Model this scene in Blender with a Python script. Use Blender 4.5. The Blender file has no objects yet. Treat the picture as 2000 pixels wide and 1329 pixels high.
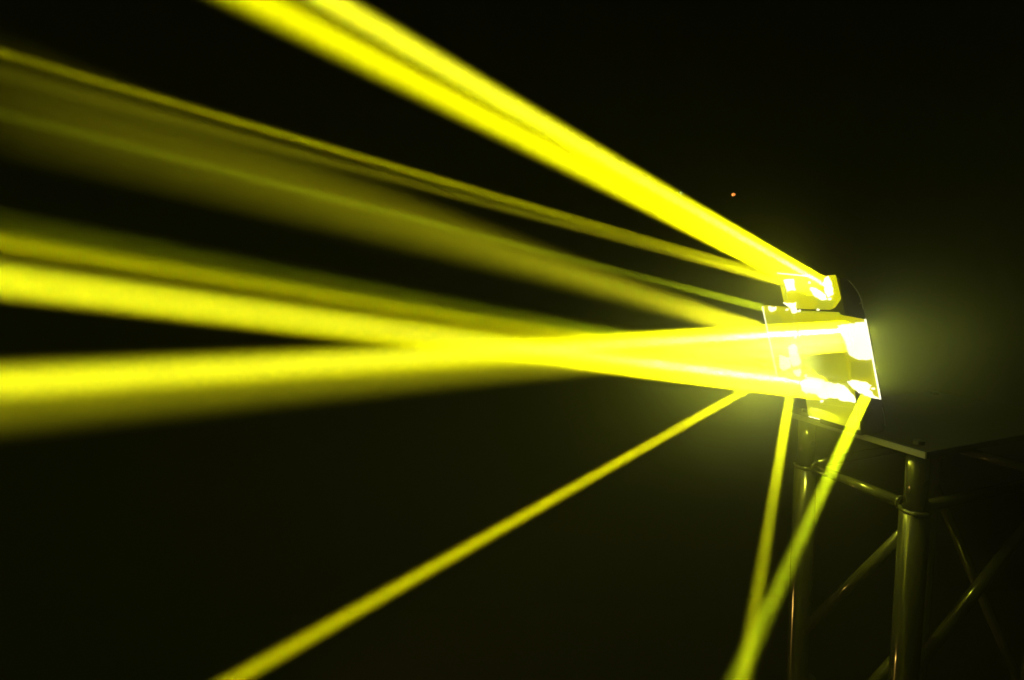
import bpy, bmesh, math, random
from mathutils import Vector, Matrix, noise
random.seed(4)
C = bpy.context.scene
COL = C.collection
V = Vector

# ------------------------------------------------------------------ camera
CAM = V((0, 0, 2.9))
PITCH, ROLL, FPX = 0.1235, -0.0346, 1000.0          # FPX: focal length in pixels of a 2000 px wide frame
cam = bpy.data.cameras.new('camera')
cam.sensor_width = 36.0
cam.lens = 36.0 * FPX / 2000.0
cam.clip_start = 0.02
cam.clip_end = 60
cam.dof.use_dof = True
cam.dof.focus_distance = 1.02
cam.dof.aperture_fstop = 2.0
co = bpy.data.objects.new('camera', cam)
COL.objects.link(co)
fw = V((0, math.cos(PITCH), -math.sin(PITCH)))
up0 = V((0, math.sin(PITCH), math.cos(PITCH)))
rt0 = V((1, 0, 0))
cr, sr = math.cos(ROLL), math.sin(ROLL)
rt = rt0 * cr + up0 * sr
up = up0 * cr - rt0 * sr
co.matrix_world = Matrix(((rt.x, up.x, -fw.x, CAM.x), (rt.y, up.y, -fw.y, CAM.y), (rt.z, up.z, -fw.z, CAM.z), (0, 0, 0, 1)))
C.camera = co

# ------------------------------------------------------------------ world, exposure, sampling
w = bpy.data.worlds.new('World')
C.world = w
w.use_nodes = True
w.node_tree.nodes['Background'].inputs[0].default_value = (0.0, 0.0, 0.0, 1)
w.node_tree.nodes['Background'].inputs[1].default_value = 0.0
C.view_settings.view_transform = 'Standard'
C.view_settings.look = 'None'
C.view_settings.exposure = 0
C.view_settings.gamma = 1
cy = C.cycles
cy.use_denoising = True
cy.denoiser = 'OPENIMAGEDENOISE'
cy.use_adaptive_sampling = False
cy.volume_bounces = 0
cy.max_bounces = 6
cy.use_light_tree = True
cy.sample_clamp_indirect = 2

SIGMA = 0.12                                         # haze: scattering per metre

# ------------------------------------------------------------------ frames of the place
TH = 0.2953
U = V((-math.sin(TH), math.cos(TH), 0))              # along the lit front of the tower, going away
W = V((math.cos(TH), math.sin(TH), 0))               # from the front of the tower to its back
Z = V((0, 0, 1))
CHB = V((0.7291, 0.8923, 0))                         # near front chord, plan position
PLATE = 2.9 - 0.3259                                 # top of the plate
S_U, S_W = 0.24, 0.40                                # chord spacing


def P(u, w_, z):
    """tower coordinates (along front, to the back, above the plate) -> world"""
    return CHB + U * u + W * w_ + Z * (PLATE + z)


def ray(px, py):
    xi, yi = (px - 1000) / FPX, (py - 664.5) / FPX
    return (fw + rt * xi - up * yi)


def on_plane(px, py, p0, n):
    d = ray(px, py)
    return CAM + d * ((p0 - CAM).dot(n) / d.dot(n))


TILT = math.radians(18)
FRONT_N = -(W * math.cos(TILT) + Z * math.sin(TILT))   # the way the tilted front of the fixture faces
FRONT_P = P(0, -0.10, 0.1259)
SIDE_N = -U
SIDE_P = P(0.06, 0, 0)


def front(px, py, lift=0.0):
    return on_plane(px, py, FRONT_P + FRONT_N * lift, FRONT_N)


def side(px, py, lift=0.0):
    return on_plane(px, py, SIDE_P + SIDE_N * lift, SIDE_N)


def depth(px, py, d):
    return CAM + ray(px, py) * d


# ------------------------------------------------------------------ helpers
def tag(o, label=None, cat=None, group=None, kind=None):
    if label: o['label'] = label
    if cat: o['category'] = cat
    if group: o['group'] = group
    if kind: o['kind'] = kind
    return o


def empty(name, loc):
    o = bpy.data.objects.new(name, None)
    o.empty_display_size = 0.05
    COL.objects.link(o)
    o.location = loc
    return o


def link(name, bm, mat, parent=None, smooth=False):
    me = bpy.data.meshes.new(name)
    bmesh.ops.recalc_face_normals(bm, faces=bm.faces)
    bm.to_mesh(me)
    bm.free()
    if smooth:
        for p in me.polygons:
            p.use_smooth = len(p.vertices) == 4
    me.materials.append(mat)
    o = bpy.data.objects.new(name, me)
    COL.objects.link(o)
    if parent:
        o.parent = parent
        root = parent
        off = V((0, 0, 0))
        while root:
            off += root.location
            root = root.parent
        for vv in me.vertices:
            vv.co -= off
    return o


def tube_into(bm, a, b, r0, r1=None, n=32, rings=1, cap=True):
    r1 = r0 if r1 is None else r1
    d = (b - a).normalized()
    x = d.orthogonal().normalized()
    y = d.cross(x)
    loops = []
    for k in range(rings + 1):
        t = k / rings
        c = a.lerp(b, t)
        r = r0 + (r1 - r0) * t
        loops.append([bm.verts.new(c + (x * math.cos(2 * math.pi * i / n) + y * math.sin(2 * math.pi * i / n)) * r) for i in range(n)])
    for l0, l1 in zip(loops, loops[1:]):
        for i in range(n):
            bm.faces.new((l0[i], l0[(i + 1) % n], l1[(i + 1) % n], l1[i]))
    if cap:
        bm.faces.new(loops[0][::-1])
        bm.faces.new(loops[-1])
    return bm


def tube(a, b, r0, r1=None, n=32, rings=1):
    return tube_into(bmesh.new(), a, b, r0, r1, n, rings)


def torus_ring(c, axis, R, r, n=32, m=8):
    bm = bmesh.new()
    d = axis.normalized()
    x = d.orthogonal().normalized()
    y = d.cross(x)
    rows = []
    for i in range(n):
        a = 2 * math.pi * i / n
        e = x * math.cos(a) + y * math.sin(a)
        rr = r * (1 + 0.22 * math.sin(5 * a) * math.cos(3 * a))
        rows.append([bm.verts.new(c + e * (R + rr * math.cos(2 * math.pi * j / m)) + d * rr * math.sin(2 * math.pi * j / m)) for j in range(m)])
    for i in range(n):
        for j in range(m):
            bm.faces.new((rows[i][j], rows[(i + 1) % n][j], rows[(i + 1) % n][(j + 1) % m], rows[i][(j + 1) % m]))
    return bm


def slab(pts, back, bevel=0.0):
    """a polygon given thickness by the vector back"""
    bm = bmesh.new()
    f = [bm.verts.new(p) for p in pts]
    g = [bm.verts.new(p + back) for p in pts]
    n = len(pts)
    bm.faces.new(f)
    bm.faces.new(g[::-1])
    for i in range(n):
        bm.faces.new((f[i], g[i], g[(i + 1) % n], f[(i + 1) % n]))
    bmesh.ops.recalc_face_normals(bm, faces=bm.faces)
    if bevel:
        bmesh.ops.bevel(bm, geom=bm.edges[:], offset=bevel, segments=2, affect='EDGES', clamp_overlap=True)
    return bm


def rough(pts, amp, step, closed=True):
    """break a pixel outline into short uneven edges"""
    out = []
    n = len(pts)
    for i in range(n):
        a, b = pts[i], pts[(i + 1) % n]
        L = math.hypot(b[0] - a[0], b[1] - a[1])
        k = max(1, int(L / step))
        for j in range(k):
            t = j / k
            out.append((a[0] + (b[0] - a[0]) * t + random.uniform(-amp, amp), a[1] + (b[1] - a[1]) * t + random.uniform(-amp, amp)))
    return out


def box(c, x, y, z, hx, hy, hz, bevel=0.0):
    pts = [c + x * (sx * hx) + y * (sy * hy) - z * hz for sx, sy in ((-1, -1), (1, -1), (1, 1), (-1, 1))]
    return slab(pts, z * (2 * hz), bevel)


# ------------------------------------------------------------------ materials
def mat(name):
    m = bpy.data.materials.new(name)
    m.use_nodes = True
    return m, m.node_tree, m.node_tree.nodes['Principled BSDF']


def aluminium():
    m, t, b = mat('brushed_aluminium')
    co_ = t.nodes.new('ShaderNodeTexCoord')
    n1 = t.nodes.new('ShaderNodeTexNoise'); n1.inputs['Scale'].default_value = 38; n1.inputs['Detail'].default_value = 8
    mp = t.nodes.new('ShaderNodeMapping'); mp.inputs['Scale'].default_value = (1, 1, 0.15)
    n2 = t.nodes.new('ShaderNodeTexNoise'); n2.inputs['Scale'].default_value = 220; n2.inputs['Detail'].default_value = 4
    t.links.new(co_.outputs['Object'], mp.inputs[0]); t.links.new(mp.outputs[0], n2.inputs['Vector'])
    t.links.new(co_.outputs['Object'], n1.inputs['Vector'])
    r1 = t.nodes.new('ShaderNodeValToRGB')
    r1.color_ramp.elements[0].position = 0.3; r1.color_ramp.elements[0].color = (0.20, 0.20, 0.195, 1)
    r1.color_ramp.elements[1].position = 0.75; r1.color_ramp.elements[1].color = (0.26, 0.26, 0.25, 1)
    t.links.new(n1.outputs[0], r1.inputs[0]); t.links.new(r1.outputs[0], b.inputs['Base Color'])
    mr = t.nodes.new('ShaderNodeMapRange'); mr.inputs[3].default_value = 0.12; mr.inputs[4].default_value = 0.18
    t.links.new(n2.outputs[0], mr.inputs[0]); t.links.new(mr.outputs[0], b.inputs['Roughness'])
    bp = t.nodes.new('ShaderNodeBump'); bp.inputs['Strength'].default_value = 0.08; bp.inputs['Distance'].default_value = 0.001
    t.links.new(n2.outputs[0], bp.inputs['Height']); t.links.new(bp.outputs[0], b.inputs['Normal'])
    b.inputs['Metallic'].default_value = 0.6
    return m


def plain(name, col, rough_, metal=0.0, var=0.25):
    m, t, b = mat(name)
    n1 = t.nodes.new('ShaderNodeTexNoise'); n1.inputs['Scale'].default_value = 60; n1.inputs['Detail'].default_value = 6
    r1 = t.nodes.new('ShaderNodeValToRGB')
    r1.color_ramp.elements[0].position = 0.3; r1.color_ramp.elements[0].color = tuple(c * (1 - var) for c in col) + (1,)
    r1.color_ramp.elements[1].position = 0.7; r1.color_ramp.elements[1].color = tuple(c * (1 + var) for c in col) + (1,)
    t.links.new(n1.outputs[0], r1.inputs[0]); t.links.new(r1.outputs[0], b.inputs['Base Color'])
    mr = t.nodes.new('ShaderNodeMapRange'); mr.inputs[3].default_value = rough_ * 0.8; mr.inputs[4].default_value = min(1, rough_ * 1.25)
    t.links.new(n1.outputs[0], mr.inputs[0]); t.links.new(mr.outputs[0], b.inputs['Roughness'])
    b.inputs['Metallic'].default_value = metal
    return m


def lit(name, col, strength, base=(0.5, 0.5, 0.3), rough_=0.25, var=0.0, scale=40):
    m, t, b = mat(name)
    b.inputs['Base Color'].default_value = base + (1,)
    b.inputs['Roughness'].default_value = rough_
    b.inputs['Emission Color'].default_value = col + (1,)
    b.inputs['Emission Strength'].default_value = strength
    if var:
        n1 = t.nodes.new('ShaderNodeTexNoise'); n1.inputs['Scale'].default_value = scale; n1.inputs['Detail'].default_value = 3
        mr = t.nodes.new('ShaderNodeMapRange'); mr.inputs[1].default_value = 0.3; mr.inputs[2].default_value = 0.7
        mr.inputs[3].default_value = strength * (1 - var); mr.inputs[4].default_value = strength * (1 + var)
        t.links.new(n1.outputs[0], mr.inputs[0]); t.links.new(mr.outputs[0], b.inputs['Emission Strength'])
    m.cycles.emission_sampling = 'NONE'
    return m


ALU = aluminium()
BLACK = plain('black_powder_coat', (0.018, 0.018, 0.018), 0.38)
STEEL = plain('dark_steel', (0.12, 0.12, 0.12), 0.35, 0.9)
RUBBER = plain('black_rubber', (0.015, 0.015, 0.015), 0.7)
CLOTH = plain('matt_black', (0.006, 0.006, 0.006), 0.95)
FLOORM = plain('black_stage_floor', (0.012, 0.012, 0.012), 0.6)
LENS_Y = lit('yellow_lit_lens', (1.0, 0.95, 0.0), 0.95, (0.25, 0.24, 0.02), 0.3, 0.12, 30)
LENS_D = lit('dim_yellow_lens', (0.92, 0.96, 0.02), 0.72, (0.25, 0.25, 0.02), 0.3, 0.10, 25)
HOT = lit('white_hot_reflection', (1.0, 0.97, 0.66), 2.8, (0.8, 0.8, 0.8), 0.2)  # emission stands in for overexposed reflections of the lamp
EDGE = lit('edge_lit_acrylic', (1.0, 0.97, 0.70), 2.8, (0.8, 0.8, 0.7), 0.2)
LIT_EDGE = plain('pale_lit_edge', (0.55, 0.55, 0.53), 0.45, 0.25)
RIM = plain('polished_rim', (0.7, 0.7, 0.66), 0.35, 0.4)

# ------------------------------------------------------------------ the surroundings
bm = bmesh.new()
bmesh.ops.create_grid(bm, x_segments=1, y_segments=1, size=5)
for q in bm.verts: q.co.y += 1.0
tag(link('floor', bm, FLOORM), kind='structure')
bm = bmesh.new()                                     # taut black cloth across the back of the stage
cols = []
for i in range(41):
    x = -5 + 10 * i / 40
    y = 4.2 + 0.02 * math.sin(x * 1.3)
    cols.append((bm.verts.new((x, y, 0.004)), bm.verts.new((x, y, 5.2))))
for a, b in zip(cols, cols[1:]):
    bm.faces.new((a[0], b[0], b[1], a[1]))
tag(link('backdrop', bm, CLOTH, smooth=True), kind='structure')

# ------------------------------------------------------------------ truss tower
tower = empty('truss_tower', V((CHB.x, CHB.y, 0)) + U * S_U / 2 + W * S_W / 2)
tag(tower, 'aluminium truss tower of round tubes with diagonal braces under the glowing lamp', 'truss')
R = 0.0235
COUP = -0.125                                        # where the coupler meets the tube
corners = {'near': (0, 0), 'far': (S_U, 0), 'side': (0, S_W), 'rear': (S_U, S_W)}
for k, (u, ww) in corners.items():
    link('chord', tube(V((0, 0, 0)) + P(u, ww, 0) - Z * (PLATE - 0.02), P(u, ww, COUP), R, n=48, rings=8), ALU, tower, True)
    cp = link('coupler', tube(P(u, ww, COUP + 0.0005), P(u, ww, -0.0125), R * 0.78, n=48), ALU, tower, True)
    link('weld', torus_ring(P(u, ww, COUP), Z, R * 0.90, 0.0045, n=64), ALU, tower, True)
    # hole for the locking pin, facing the front right
    d = (-W * 0.11 - U * 0.98).normalized()
    c = P(u, ww, -0.068) + d * (R * 0.78)
    link('pin_hole', tube(c - d * 0.012, c + d * 0.0006, 0.0062, n=20), RUBBER, cp)
    link('pin_rim', torus_ring(c + d * 0.0003, d, 0.0068, 0.0009, n=24, m=6), ALU, cp, True)


def on_chord(k, px_y, guess):
    """height above the plate of the point of a chord seen at a given picture row"""
    u, ww = corners[k]
    lo, hi = -2.4, 0.2
    for _ in range(50):
        mid = (lo + hi) / 2
        p = P(u, ww, mid) - CAM
        y = 664.5 - FPX * p.dot(up) / p.dot(fw)
        if y > px_y: lo = mid
        else: hi = mid
    return P(u, ww, (lo + hi) / 2)


def brace(name, k0, y0, k1, y1, r=0.0105):
    a, b = on_chord(k0, y0, 0), on_chord(k1, y1, 0)
    d = (b - a).normalized()
    o = link(name, tube(a + d * (R * 0.9), b - d * (R * 0.9), r, n=28), ALU, tower, True)
    for e, dd in ((a, d), (b, -d)):
        link('weld', torus_ring(e + dd * (R * 1.12), d, r * 1.0, 0.003, n=40, m=6), ALU, o, True)


ZB = 2.9 - 0.447
row = lambda k: (lambda p: 664.5 - FPX * p.dot(up) / p.dot(fw))(P(corners[k][0], corners[k][1], ZB - PLATE) - CAM)
brace('brace', 'far', row('far'), 'near', row('near'))
brace('brace', 'far', row('far') + 2, 'rear', row('rear') + 2)
brace('brace', 'rear', row('rear'), 'side', row('side'))
brace('brace', 'near', row('near') + 2, 'side', row('side') + 2)
brace('diagonal', 'near', 1022, 'far', 1240)
brace('diagonal', 'near', 1268, 'far', 1500)
brace('diagonal', 'far', 1300, 'rear', 1520)
brace('diagonal', 'side', 955, 'near', 1335)
brace('diagonal', 'rear', 925, 'side', 1395)
brace('diagonal', 'rear', 1480, 'far', 1700)
# black top plate; pale trim added so the front edge reads as lit
tp = P(S_U / 2, S_W / 2, 0)
link('top_plate', box(tp - Z * 0.006, U, W, Z, S_U / 2 + 0.034, S_W / 2 + 0.030, 0.006, 0.0008), CLOTH, tower)
link('lit_edge_trim', box(P(S_U / 2, -0.0322, -0.0062), U, W, Z, S_U / 2 + 0.0345, 0.0020, 0.0056, 0.0007), LIT_EDGE, tower)
for k, (u, ww) in corners.items():
    bb = tube(P(u, ww, 0.0002), P(u, ww, 0.007), 0.010, 0.0095, n=6)
    link('bolt', bb, STEEL, tower)
link('foot_plate', box(V((tower.location.x, tower.location.y, 0.012)), U, W, Z, S_U / 2 + 0.12, S_W / 2 + 0.12, 0.010, 0.002), STEEL, tower)

# ------------------------------------------------------------------ stage light
light = empty('stage_light', P(0.15, -0.03, 0))
tag(light, 'glowing stage light throwing yellow beams, black rounded housing tilted on top of the truss plate', 'stage light')


def prof(u, pts):
    return [P(u, a, b) for a, b in pts]


back = 0.012
main = [(-.130 + back, .303), (-.112, .297), (-.094, .282), (-.080, .262), (-.072, .241), (-.066, .221), (-.0215, .074),
        (-.010, .048), (-.006, .030), (-.008, .016), (-.056, .016), (-.060 + back, .020)]
link('housing', slab(prof(0.062, main), U * 0.112, 0.003), BLACK, light)
far = [(-.128 + back, .238), (-.072, .230), (-.0235, .086), (-.078 + back, .082)]
link('housing', slab(prof(0.1745, far), U * 0.062, 0.003), BLACK, light)
# end cap: a rounded plate closing the near end, its bright rim
cap = [(-.135, .304), (-.116, .300), (-.098, .287), (-.083, .266), (-.0735, .244), (-.068, .226), (-.0205, .076),
       (-.0085, .050), (-.004, .030), (-.006, .013), (-.064, .014)]
link('end_cap', slab(prof(0.0595, cap), U * 0.0024, 0.0006), BLACK, light)


def strip(name, pts3, r, m, parent):
    bm = bmesh.new()
    for a, b in zip(pts3, pts3[1:]):
        tube_into(bm, a, b, r, n=8)
    return link(name, bm, m, parent)


strip('rim', [side(x, y, 0.001) for x, y in ((1658, 548), (1667, 558), (1675, 569), (1680, 580), (1684, 592), (1686, 604))], 0.0011, RIM, light)
strip('rim', [side(x, y, 0.001) for x, y in ((1723, 797), (1726, 808), (1728, 820), (1728, 832))], 0.0010, RIM, light)
strip('latch', [side(x, y, 0.002) for x, y in ((1685, 588), (1679, 594))], 0.0011, RIM, light)
# mounting foot between the housing and the plate
link('mounting_foot', box(P(0.118, -0.02, 0.0085), U, W, Z, 0.045, 0.03, 0.0080, 0.0015), BLACK, light)


def panel(name, px, m, lift=0.0, thick=0.008, bev=0.0012, parent=None, f=front, nrm=None):
    nrm = FRONT_N if f is front else SIDE_N
    return link(name, slab([f(x, y, lift) for x, y in px], -nrm * thick, bev), m, parent or light)


up_l = panel('upper_lens', [(1518, 535), (1606, 543), (1623, 541), (1634, 588), (1622, 606), (1544, 603), (1530, 590)], LENS_Y, 0.004, 0.012)
lf_l = panel('end_lens', [(1489, 599), (1544, 604), (1553, 640), (1563, 737), (1518, 735)], LENS_Y, 0.002, 0.010)
ce_l = panel('centre_lens', [(1546, 608), (1636, 612), (1642, 640), (1656, 745), (1600, 742), (1566, 738)], LENS_D, -0.008, 0.006)
lo_l = panel('lower_lens', [(1566, 742), (1600, 744), (1657, 748), (1670, 790), (1680, 842), (1578, 812)], LENS_D, 0.0, 0.010)
si_l = panel('side_lens', [(1636, 612), (1646, 616), (1690, 624), (1719, 779), (1666, 762)], LENS_Y, 0.003, 0.0038, 0.0008, f=side)
# lit edges of the clear panels
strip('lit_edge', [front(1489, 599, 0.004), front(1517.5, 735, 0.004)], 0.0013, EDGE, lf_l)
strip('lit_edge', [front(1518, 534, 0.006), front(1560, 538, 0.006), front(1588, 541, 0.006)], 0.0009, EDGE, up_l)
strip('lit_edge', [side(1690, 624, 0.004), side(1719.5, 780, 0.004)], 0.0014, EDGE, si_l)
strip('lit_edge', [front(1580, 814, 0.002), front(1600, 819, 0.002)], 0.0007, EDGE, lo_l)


def hot(px, parent, lift, f=front, amp=1.5, step=4, thick=0.004):  # white patch: a mirrored reflection of the lamp, put in as glow
    panel('glowing_reflection', rough(px, amp, step), HOT, lift + thick, thick, 0.0, parent, f)


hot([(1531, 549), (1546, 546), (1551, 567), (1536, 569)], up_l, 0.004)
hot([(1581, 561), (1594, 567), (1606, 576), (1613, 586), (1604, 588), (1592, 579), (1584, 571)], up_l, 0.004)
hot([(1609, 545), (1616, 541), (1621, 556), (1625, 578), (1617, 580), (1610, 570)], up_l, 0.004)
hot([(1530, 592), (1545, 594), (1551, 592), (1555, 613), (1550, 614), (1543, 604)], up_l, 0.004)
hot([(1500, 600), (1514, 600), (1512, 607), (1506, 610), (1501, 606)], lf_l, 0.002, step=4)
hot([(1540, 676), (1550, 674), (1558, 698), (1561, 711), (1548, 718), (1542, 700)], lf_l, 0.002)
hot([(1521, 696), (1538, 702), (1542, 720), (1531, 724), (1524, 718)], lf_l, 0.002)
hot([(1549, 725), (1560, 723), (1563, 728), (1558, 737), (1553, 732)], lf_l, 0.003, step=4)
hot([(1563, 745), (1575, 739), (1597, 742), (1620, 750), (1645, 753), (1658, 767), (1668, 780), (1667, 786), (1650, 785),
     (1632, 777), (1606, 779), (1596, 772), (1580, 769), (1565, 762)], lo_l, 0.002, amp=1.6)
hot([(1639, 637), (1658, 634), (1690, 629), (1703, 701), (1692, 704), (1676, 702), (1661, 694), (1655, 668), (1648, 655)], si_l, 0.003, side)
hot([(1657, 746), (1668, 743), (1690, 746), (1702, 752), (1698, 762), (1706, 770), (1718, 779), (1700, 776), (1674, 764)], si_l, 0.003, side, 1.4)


for px, par, m, f, li in (
        ([(1600, 584), (1632, 588), (1622, 605), (1589, 604)], up_l, LENS_D, front, 0.0042),
        ([(1556, 541), (1604, 545), (1600, 560), (1560, 572)], up_l, LENS_D, front, 0.0042),
        ([(1522, 541), (1530, 542), (1538, 586), (1533, 588)], up_l, LENS_D, front, 0.0042),
        ([(1493, 615), (1524, 616), (1536, 668), (1506, 672)], lf_l, LENS_D, front, 0.0022),
        ([(1545, 611), (1632, 615), (1637, 634), (1548, 640)], ce_l, LENS_Y, front, -0.0078),
        ([(1572, 668), (1640, 660), (1650, 736), (1590, 734)], ce_l, LENS_D, front, -0.0076),
        ([(1584, 786), (1672, 798), (1678, 836), (1590, 812)], lo_l, LENS_D, front, 0.0002),
        ([(1662, 706), (1700, 709), (1704, 738), (1662, 738)], si_l, LENS_D, side, 0.0032)):
    panel('lens_facet', px, m, li + 0.0016, 0.0016, 0.0005, par, f)
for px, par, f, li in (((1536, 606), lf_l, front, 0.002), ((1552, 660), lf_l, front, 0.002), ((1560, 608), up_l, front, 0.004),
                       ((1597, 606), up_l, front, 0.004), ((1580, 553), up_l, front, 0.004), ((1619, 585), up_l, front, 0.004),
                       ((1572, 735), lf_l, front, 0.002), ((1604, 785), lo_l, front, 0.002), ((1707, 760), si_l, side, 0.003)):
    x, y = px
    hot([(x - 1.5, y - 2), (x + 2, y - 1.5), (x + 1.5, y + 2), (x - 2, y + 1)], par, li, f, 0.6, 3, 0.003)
for a_, b_ in ((-.10, .27), (-.085, .235), (-.026, .055), (-.05, .03)):
    link('screw', tube(P(0.0600, a_ - 0.012, b_), P(0.0578, a_ - 0.012, b_), 0.0034, 0.0030, n=12), STEEL, light)


# ------------------------------------------------------------------ the lamps of the fixture and their beams
def lamp(name, kind, loc, power, col, parent=light, **kw):
    L = bpy.data.lights.new(name, kind)
    L.energy = power
    L.color = col
    for k, v_ in kw.items():
        setattr(L, k, v_)
    o = bpy.data.objects.new(name, L)
    COL.objects.link(o)
    o.location = loc - (parent.location if parent else V((0, 0, 0)))
    o.parent = parent
    return o


YEL = (1.0, 0.96, 0.0015)
GRN = (0.82, 1.0, 0.008)
AMB = (1.0, 0.94, 0.012)


def beam(a, b, d1, width, spread, bright, col=YEL, lift=0.03, p0=None):
    """a narrow lamp: from picture point a on the fixture towards picture point b at distance d1"""
    p0 = p0 or front(a[0], a[1], lift)
    p1 = depth(b[0], b[1], d1)
    d = (p1 - p0).normalized()
    power = bright * 4 * math.pi * width / SIGMA * math.exp(SIGMA * (p0 - CAM).length)
    o = lamp('beam_lamp', 'AREA', p0, power, col, shape='DISK', size=width, spread=math.radians(spread))
    o.rotation_euler = (-d).to_track_quat('Z', 'Y').to_euler()
    return o


beam((1600, 556), (640, 0), 0.78, 0.030, 2.0, 1.35)                   # top pair
beam((1590, 562), (502, 0), 0.78, 0.031, 3.1, 1.5)
beam((1525, 546), (0, 103), 4.0, 0.020, 1.2, 0.17)                    # second, thin lines going away
beam((1525, 552), (0, 142), 4.0, 0.014, 2.0, 0.12, AMB)
beam((1492, 602), (0, 222), 3.0, 0.016, 1.6, 0.08, GRN)
beam((1480, 648), (0, 190), 4.0, 0.044, 10.5, 0.34, AMB)                # broad one fading out
beam((1600, 758), (0, 547), 0.68, 0.046, 1.3, 2.0)                    # middle, going up to the left
beam((1585, 735), (0, 474), 0.68, 0.026, 1.2, 0.60)
beam((1550, 715), (0, 436), 0.68, 0.018, 2.0, 0.12, GRN)
beam((1650, 650), (0, 750), 0.68, 0.040, 2.2, 2.0)                    # middle, going down to the left
beam((1650, 668), (0, 800), 0.68, 0.034, 3.6, 0.50, AMB)
beam((1510, 732), (455, 1329), 1.40, 0.018, 2.3, 0.70)                # the three going down
beam((1545, 760), (1452, 1329), 0.80, 0.018, 2.4, 0.27, (0.95, 1.0, 0.005))
beam((1691, 774), (1438, 1329), 0.80, 0.018, 3.0, 0.34, GRN, p0=side(1691, 774, 0.012))
WHT = (1.0, 0.95, 0.50)
beam((1612, 558), (640, 0), 0.78, 0.006, 3.0, 0.20, WHT, 0.02)      # white hot hearts close to the lens
beam((1645, 646), (0, 748), 0.68, 0.008, 3.0, 0.20, WHT, 0.02)
beam((1600, 752), (0, 548), 0.68, 0.008, 3.0, 0.20, WHT, 0.02)
# unfocused light spilling from the lenses into the haze
GLOW = (0.92, 1.0, 0.05)
WIDE = (0.86, 1.0, 0.20)
K = math.exp(SIGMA) / SIGMA


def spill(p, d, power, size, spread, col=GLOW):
    o = lamp('spill_lamp', 'AREA', p, power * K, col, shape='DISK', size=size, spread=math.radians(spread))
    o.rotation_euler = (-d).to_track_quat('Z', 'Y').to_euler()


spill(front(1570, 690, 0.02), (-W - Z * 0.25 - U * 0.15), 0.040, 0.08, 120, WIDE)
spill(front(1570, 720, 0.02), depth(1000, 800, 0.8) - depth(1570, 720, 0.95), 0.045, 0.08, 75)
spill(front(1560, 560, 0.03), depth(1300, 430, 0.8) - depth(1560, 560, 0.95), 0.016, 0.04, 110)
spill(front(1600, 800, 0.02), (-Z - W * 0.3), 0.030, 0.03, 180)
ey = (side(1692, 630) - side(1718, 772)).normalized()
ez = -(W - U * 0.15)
ez = (ez - ey * ez.dot(ey)).normalized()
o = lamp('spill_lamp', 'AREA', side(1708, 700, 0.006), 0.036 * K, (0.84, 1.0, 0.04), shape='RECTANGLE', size=0.006, size_y=0.13)
ex = ey.cross(ez)
o.rotation_euler = Matrix(((ex.x, ey.x, ez.x), (ex.y, ey.y, ez.y), (ex.z, ey.z, ez.z))).to_euler()
lamp('spill_lamp', 'POINT', front(1590, 790, 0.05), 0.009 * K, GLOW, shadow_soft_size=0.02)

# ------------------------------------------------------------------ two tiny indicator lights far behind, on the cloth
for (px, py, col, s, lab) in ((1432, 381, (1.0, 0.30, 0.05), 26, 'tiny orange indicator light glowing in the dark above the lamp'),
                              (1330, 378, (0.7, 1.0, 0.35), 8, 'tiny pale green indicator light beside the upper yellow beam')):
    p = on_plane(px, py, V((0, 4.10, 0)), V((0, 1, 0)))
    e = tag(empty('indicator_light', p), lab, 'indicator light', 'indicator lights in the dark')
    link('bezel', tube(p + V((0, 0.05, 0)), p + V((0, -0.004, 0)), 0.014, 0.012, n=20), BLACK, e)
    bm = bmesh.new()
    bmesh.ops.create_uvsphere(bm, u_segments=16, v_segments=8, radius=0.0034)
    for q in bm.verts: q.co += p + V((0, -0.005, 0))
    link('lens', bm, lit('indicator_glow', col, s), e, True)

# a warm bulb standing low to the left of the tower: its glint runs down the tubes
wp = V((-2.0, 2.0, 0.4))
o = lamp('warm_lamp', 'SPOT', wp, 20, (1.0, 0.56, 0.10), None, shadow_soft_size=0.03, spot_size=math.radians(24), spot_blend=0.6)
o.rotation_euler = (wp - V((0.70, 1.02, 2.2))).to_track_quat('Z', 'Y').to_euler()

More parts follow.
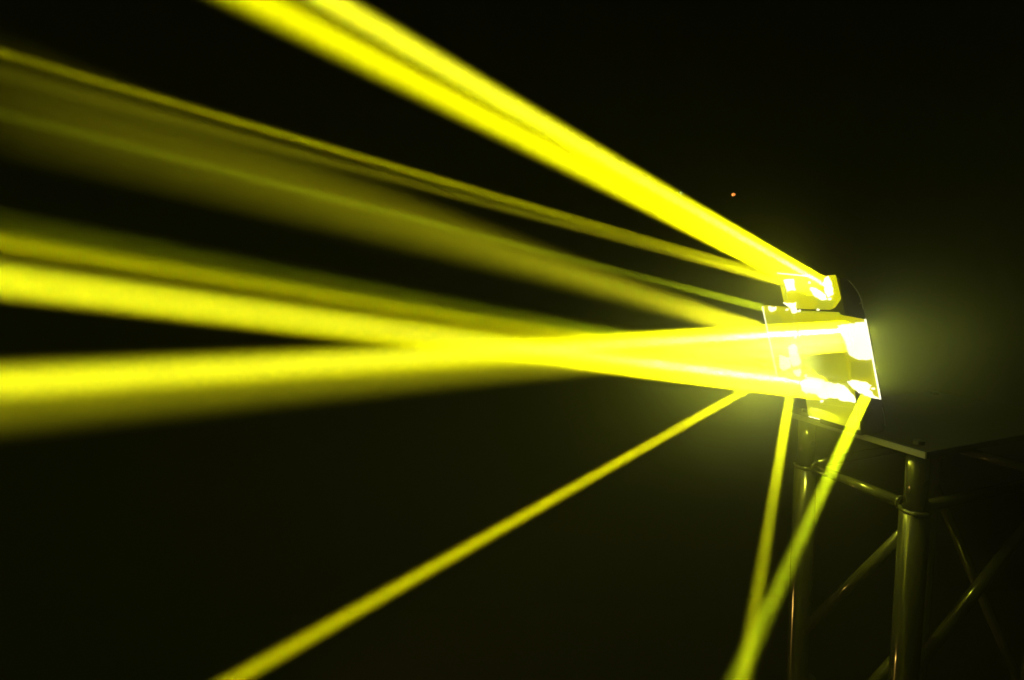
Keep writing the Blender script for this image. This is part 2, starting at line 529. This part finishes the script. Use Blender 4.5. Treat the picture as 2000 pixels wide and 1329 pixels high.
# ------------------------------------------------------------------ haze
bm = bmesh.new()
bmesh.ops.create_cube(bm, size=1)
for q in bm.verts:
    q.co = V((q.co.x * 11, q.co.y * 9 + 1.0, q.co.z * 6.5 + 2.25))
hm = bpy.data.materials.new('haze')
hm.use_nodes = True
nt = hm.node_tree
nt.nodes.clear()
out = nt.nodes.new('ShaderNodeOutputMaterial')
pv = nt.nodes.new('ShaderNodeVolumePrincipled')
pv.inputs['Color'].default_value = (0.98, 0.98, 0.98, 1)
pv.inputs['Density'].default_value = SIGMA
pv.inputs['Anisotropy'].default_value = 0.0
nt.links.new(pv.outputs[0], out.inputs['Volume'])
hm.cycles.homogeneous_volume = True
tag(link('haze', bm, hm), kind='stuff')

# added patch of thicker haze, shaped to make a bloom round the fixture
SC = depth(1545, 690, 0.90)
bm = bmesh.new()
bmesh.ops.create_icosphere(bm, subdivisions=3, radius=0.55)
sm = bpy.data.materials.new('bloom_haze')
sm.use_nodes = True
nt = sm.node_tree
nt.nodes.clear()
out = nt.nodes.new('ShaderNodeOutputMaterial')
pv = nt.nodes.new('ShaderNodeVolumePrincipled')
pv.inputs['Color'].default_value = (0.98, 0.98, 0.98, 1)
tc = nt.nodes.new('ShaderNodeTexCoord')
ln = nt.nodes.new('ShaderNodeVectorMath'); ln.operation = 'LENGTH'
nt.links.new(tc.outputs['Object'], ln.inputs[0])
m1 = nt.nodes.new('ShaderNodeMapRange'); m1.inputs[1].default_value = 0.0; m1.inputs[2].default_value = 0.54
m1.inputs[3].default_value = 1.0; m1.inputs[4].default_value = 0.0
nt.links.new(ln.outputs['Value'], m1.inputs[0])
m2 = nt.nodes.new('ShaderNodeMath'); m2.operation = 'POWER'; m2.inputs[1].default_value = 5.2
nt.links.new(m1.outputs[0], m2.inputs[0])
nz = nt.nodes.new('ShaderNodeTexNoise'); nz.inputs['Scale'].default_value = 7.0; nz.inputs['Detail'].default_value = 3.0
nt.links.new(tc.outputs['Object'], nz.inputs['Vector'])
m3 = nt.nodes.new('ShaderNodeMapRange'); m3.inputs[1].default_value = 0.3; m3.inputs[2].default_value = 0.7
m3.inputs[3].default_value = 4.0; m3.inputs[4].default_value = 9.5
nt.links.new(nz.outputs[0], m3.inputs[0])
m4 = nt.nodes.new('ShaderNodeMath'); m4.operation = 'MULTIPLY'
nt.links.new(m2.outputs[0], m4.inputs[0]); nt.links.new(m3.outputs[0], m4.inputs[1])
nt.links.new(m4.outputs[0], pv.inputs['Density'])
nt.links.new(pv.outputs[0], out.inputs['Volume'])
sm.cycles.volume_step_rate = 0.4
so = link('bloom_haze', bm, sm)
so.location = SC
so.scale = (1.35, 1.0, 0.85)
tag(so, kind='stuff')
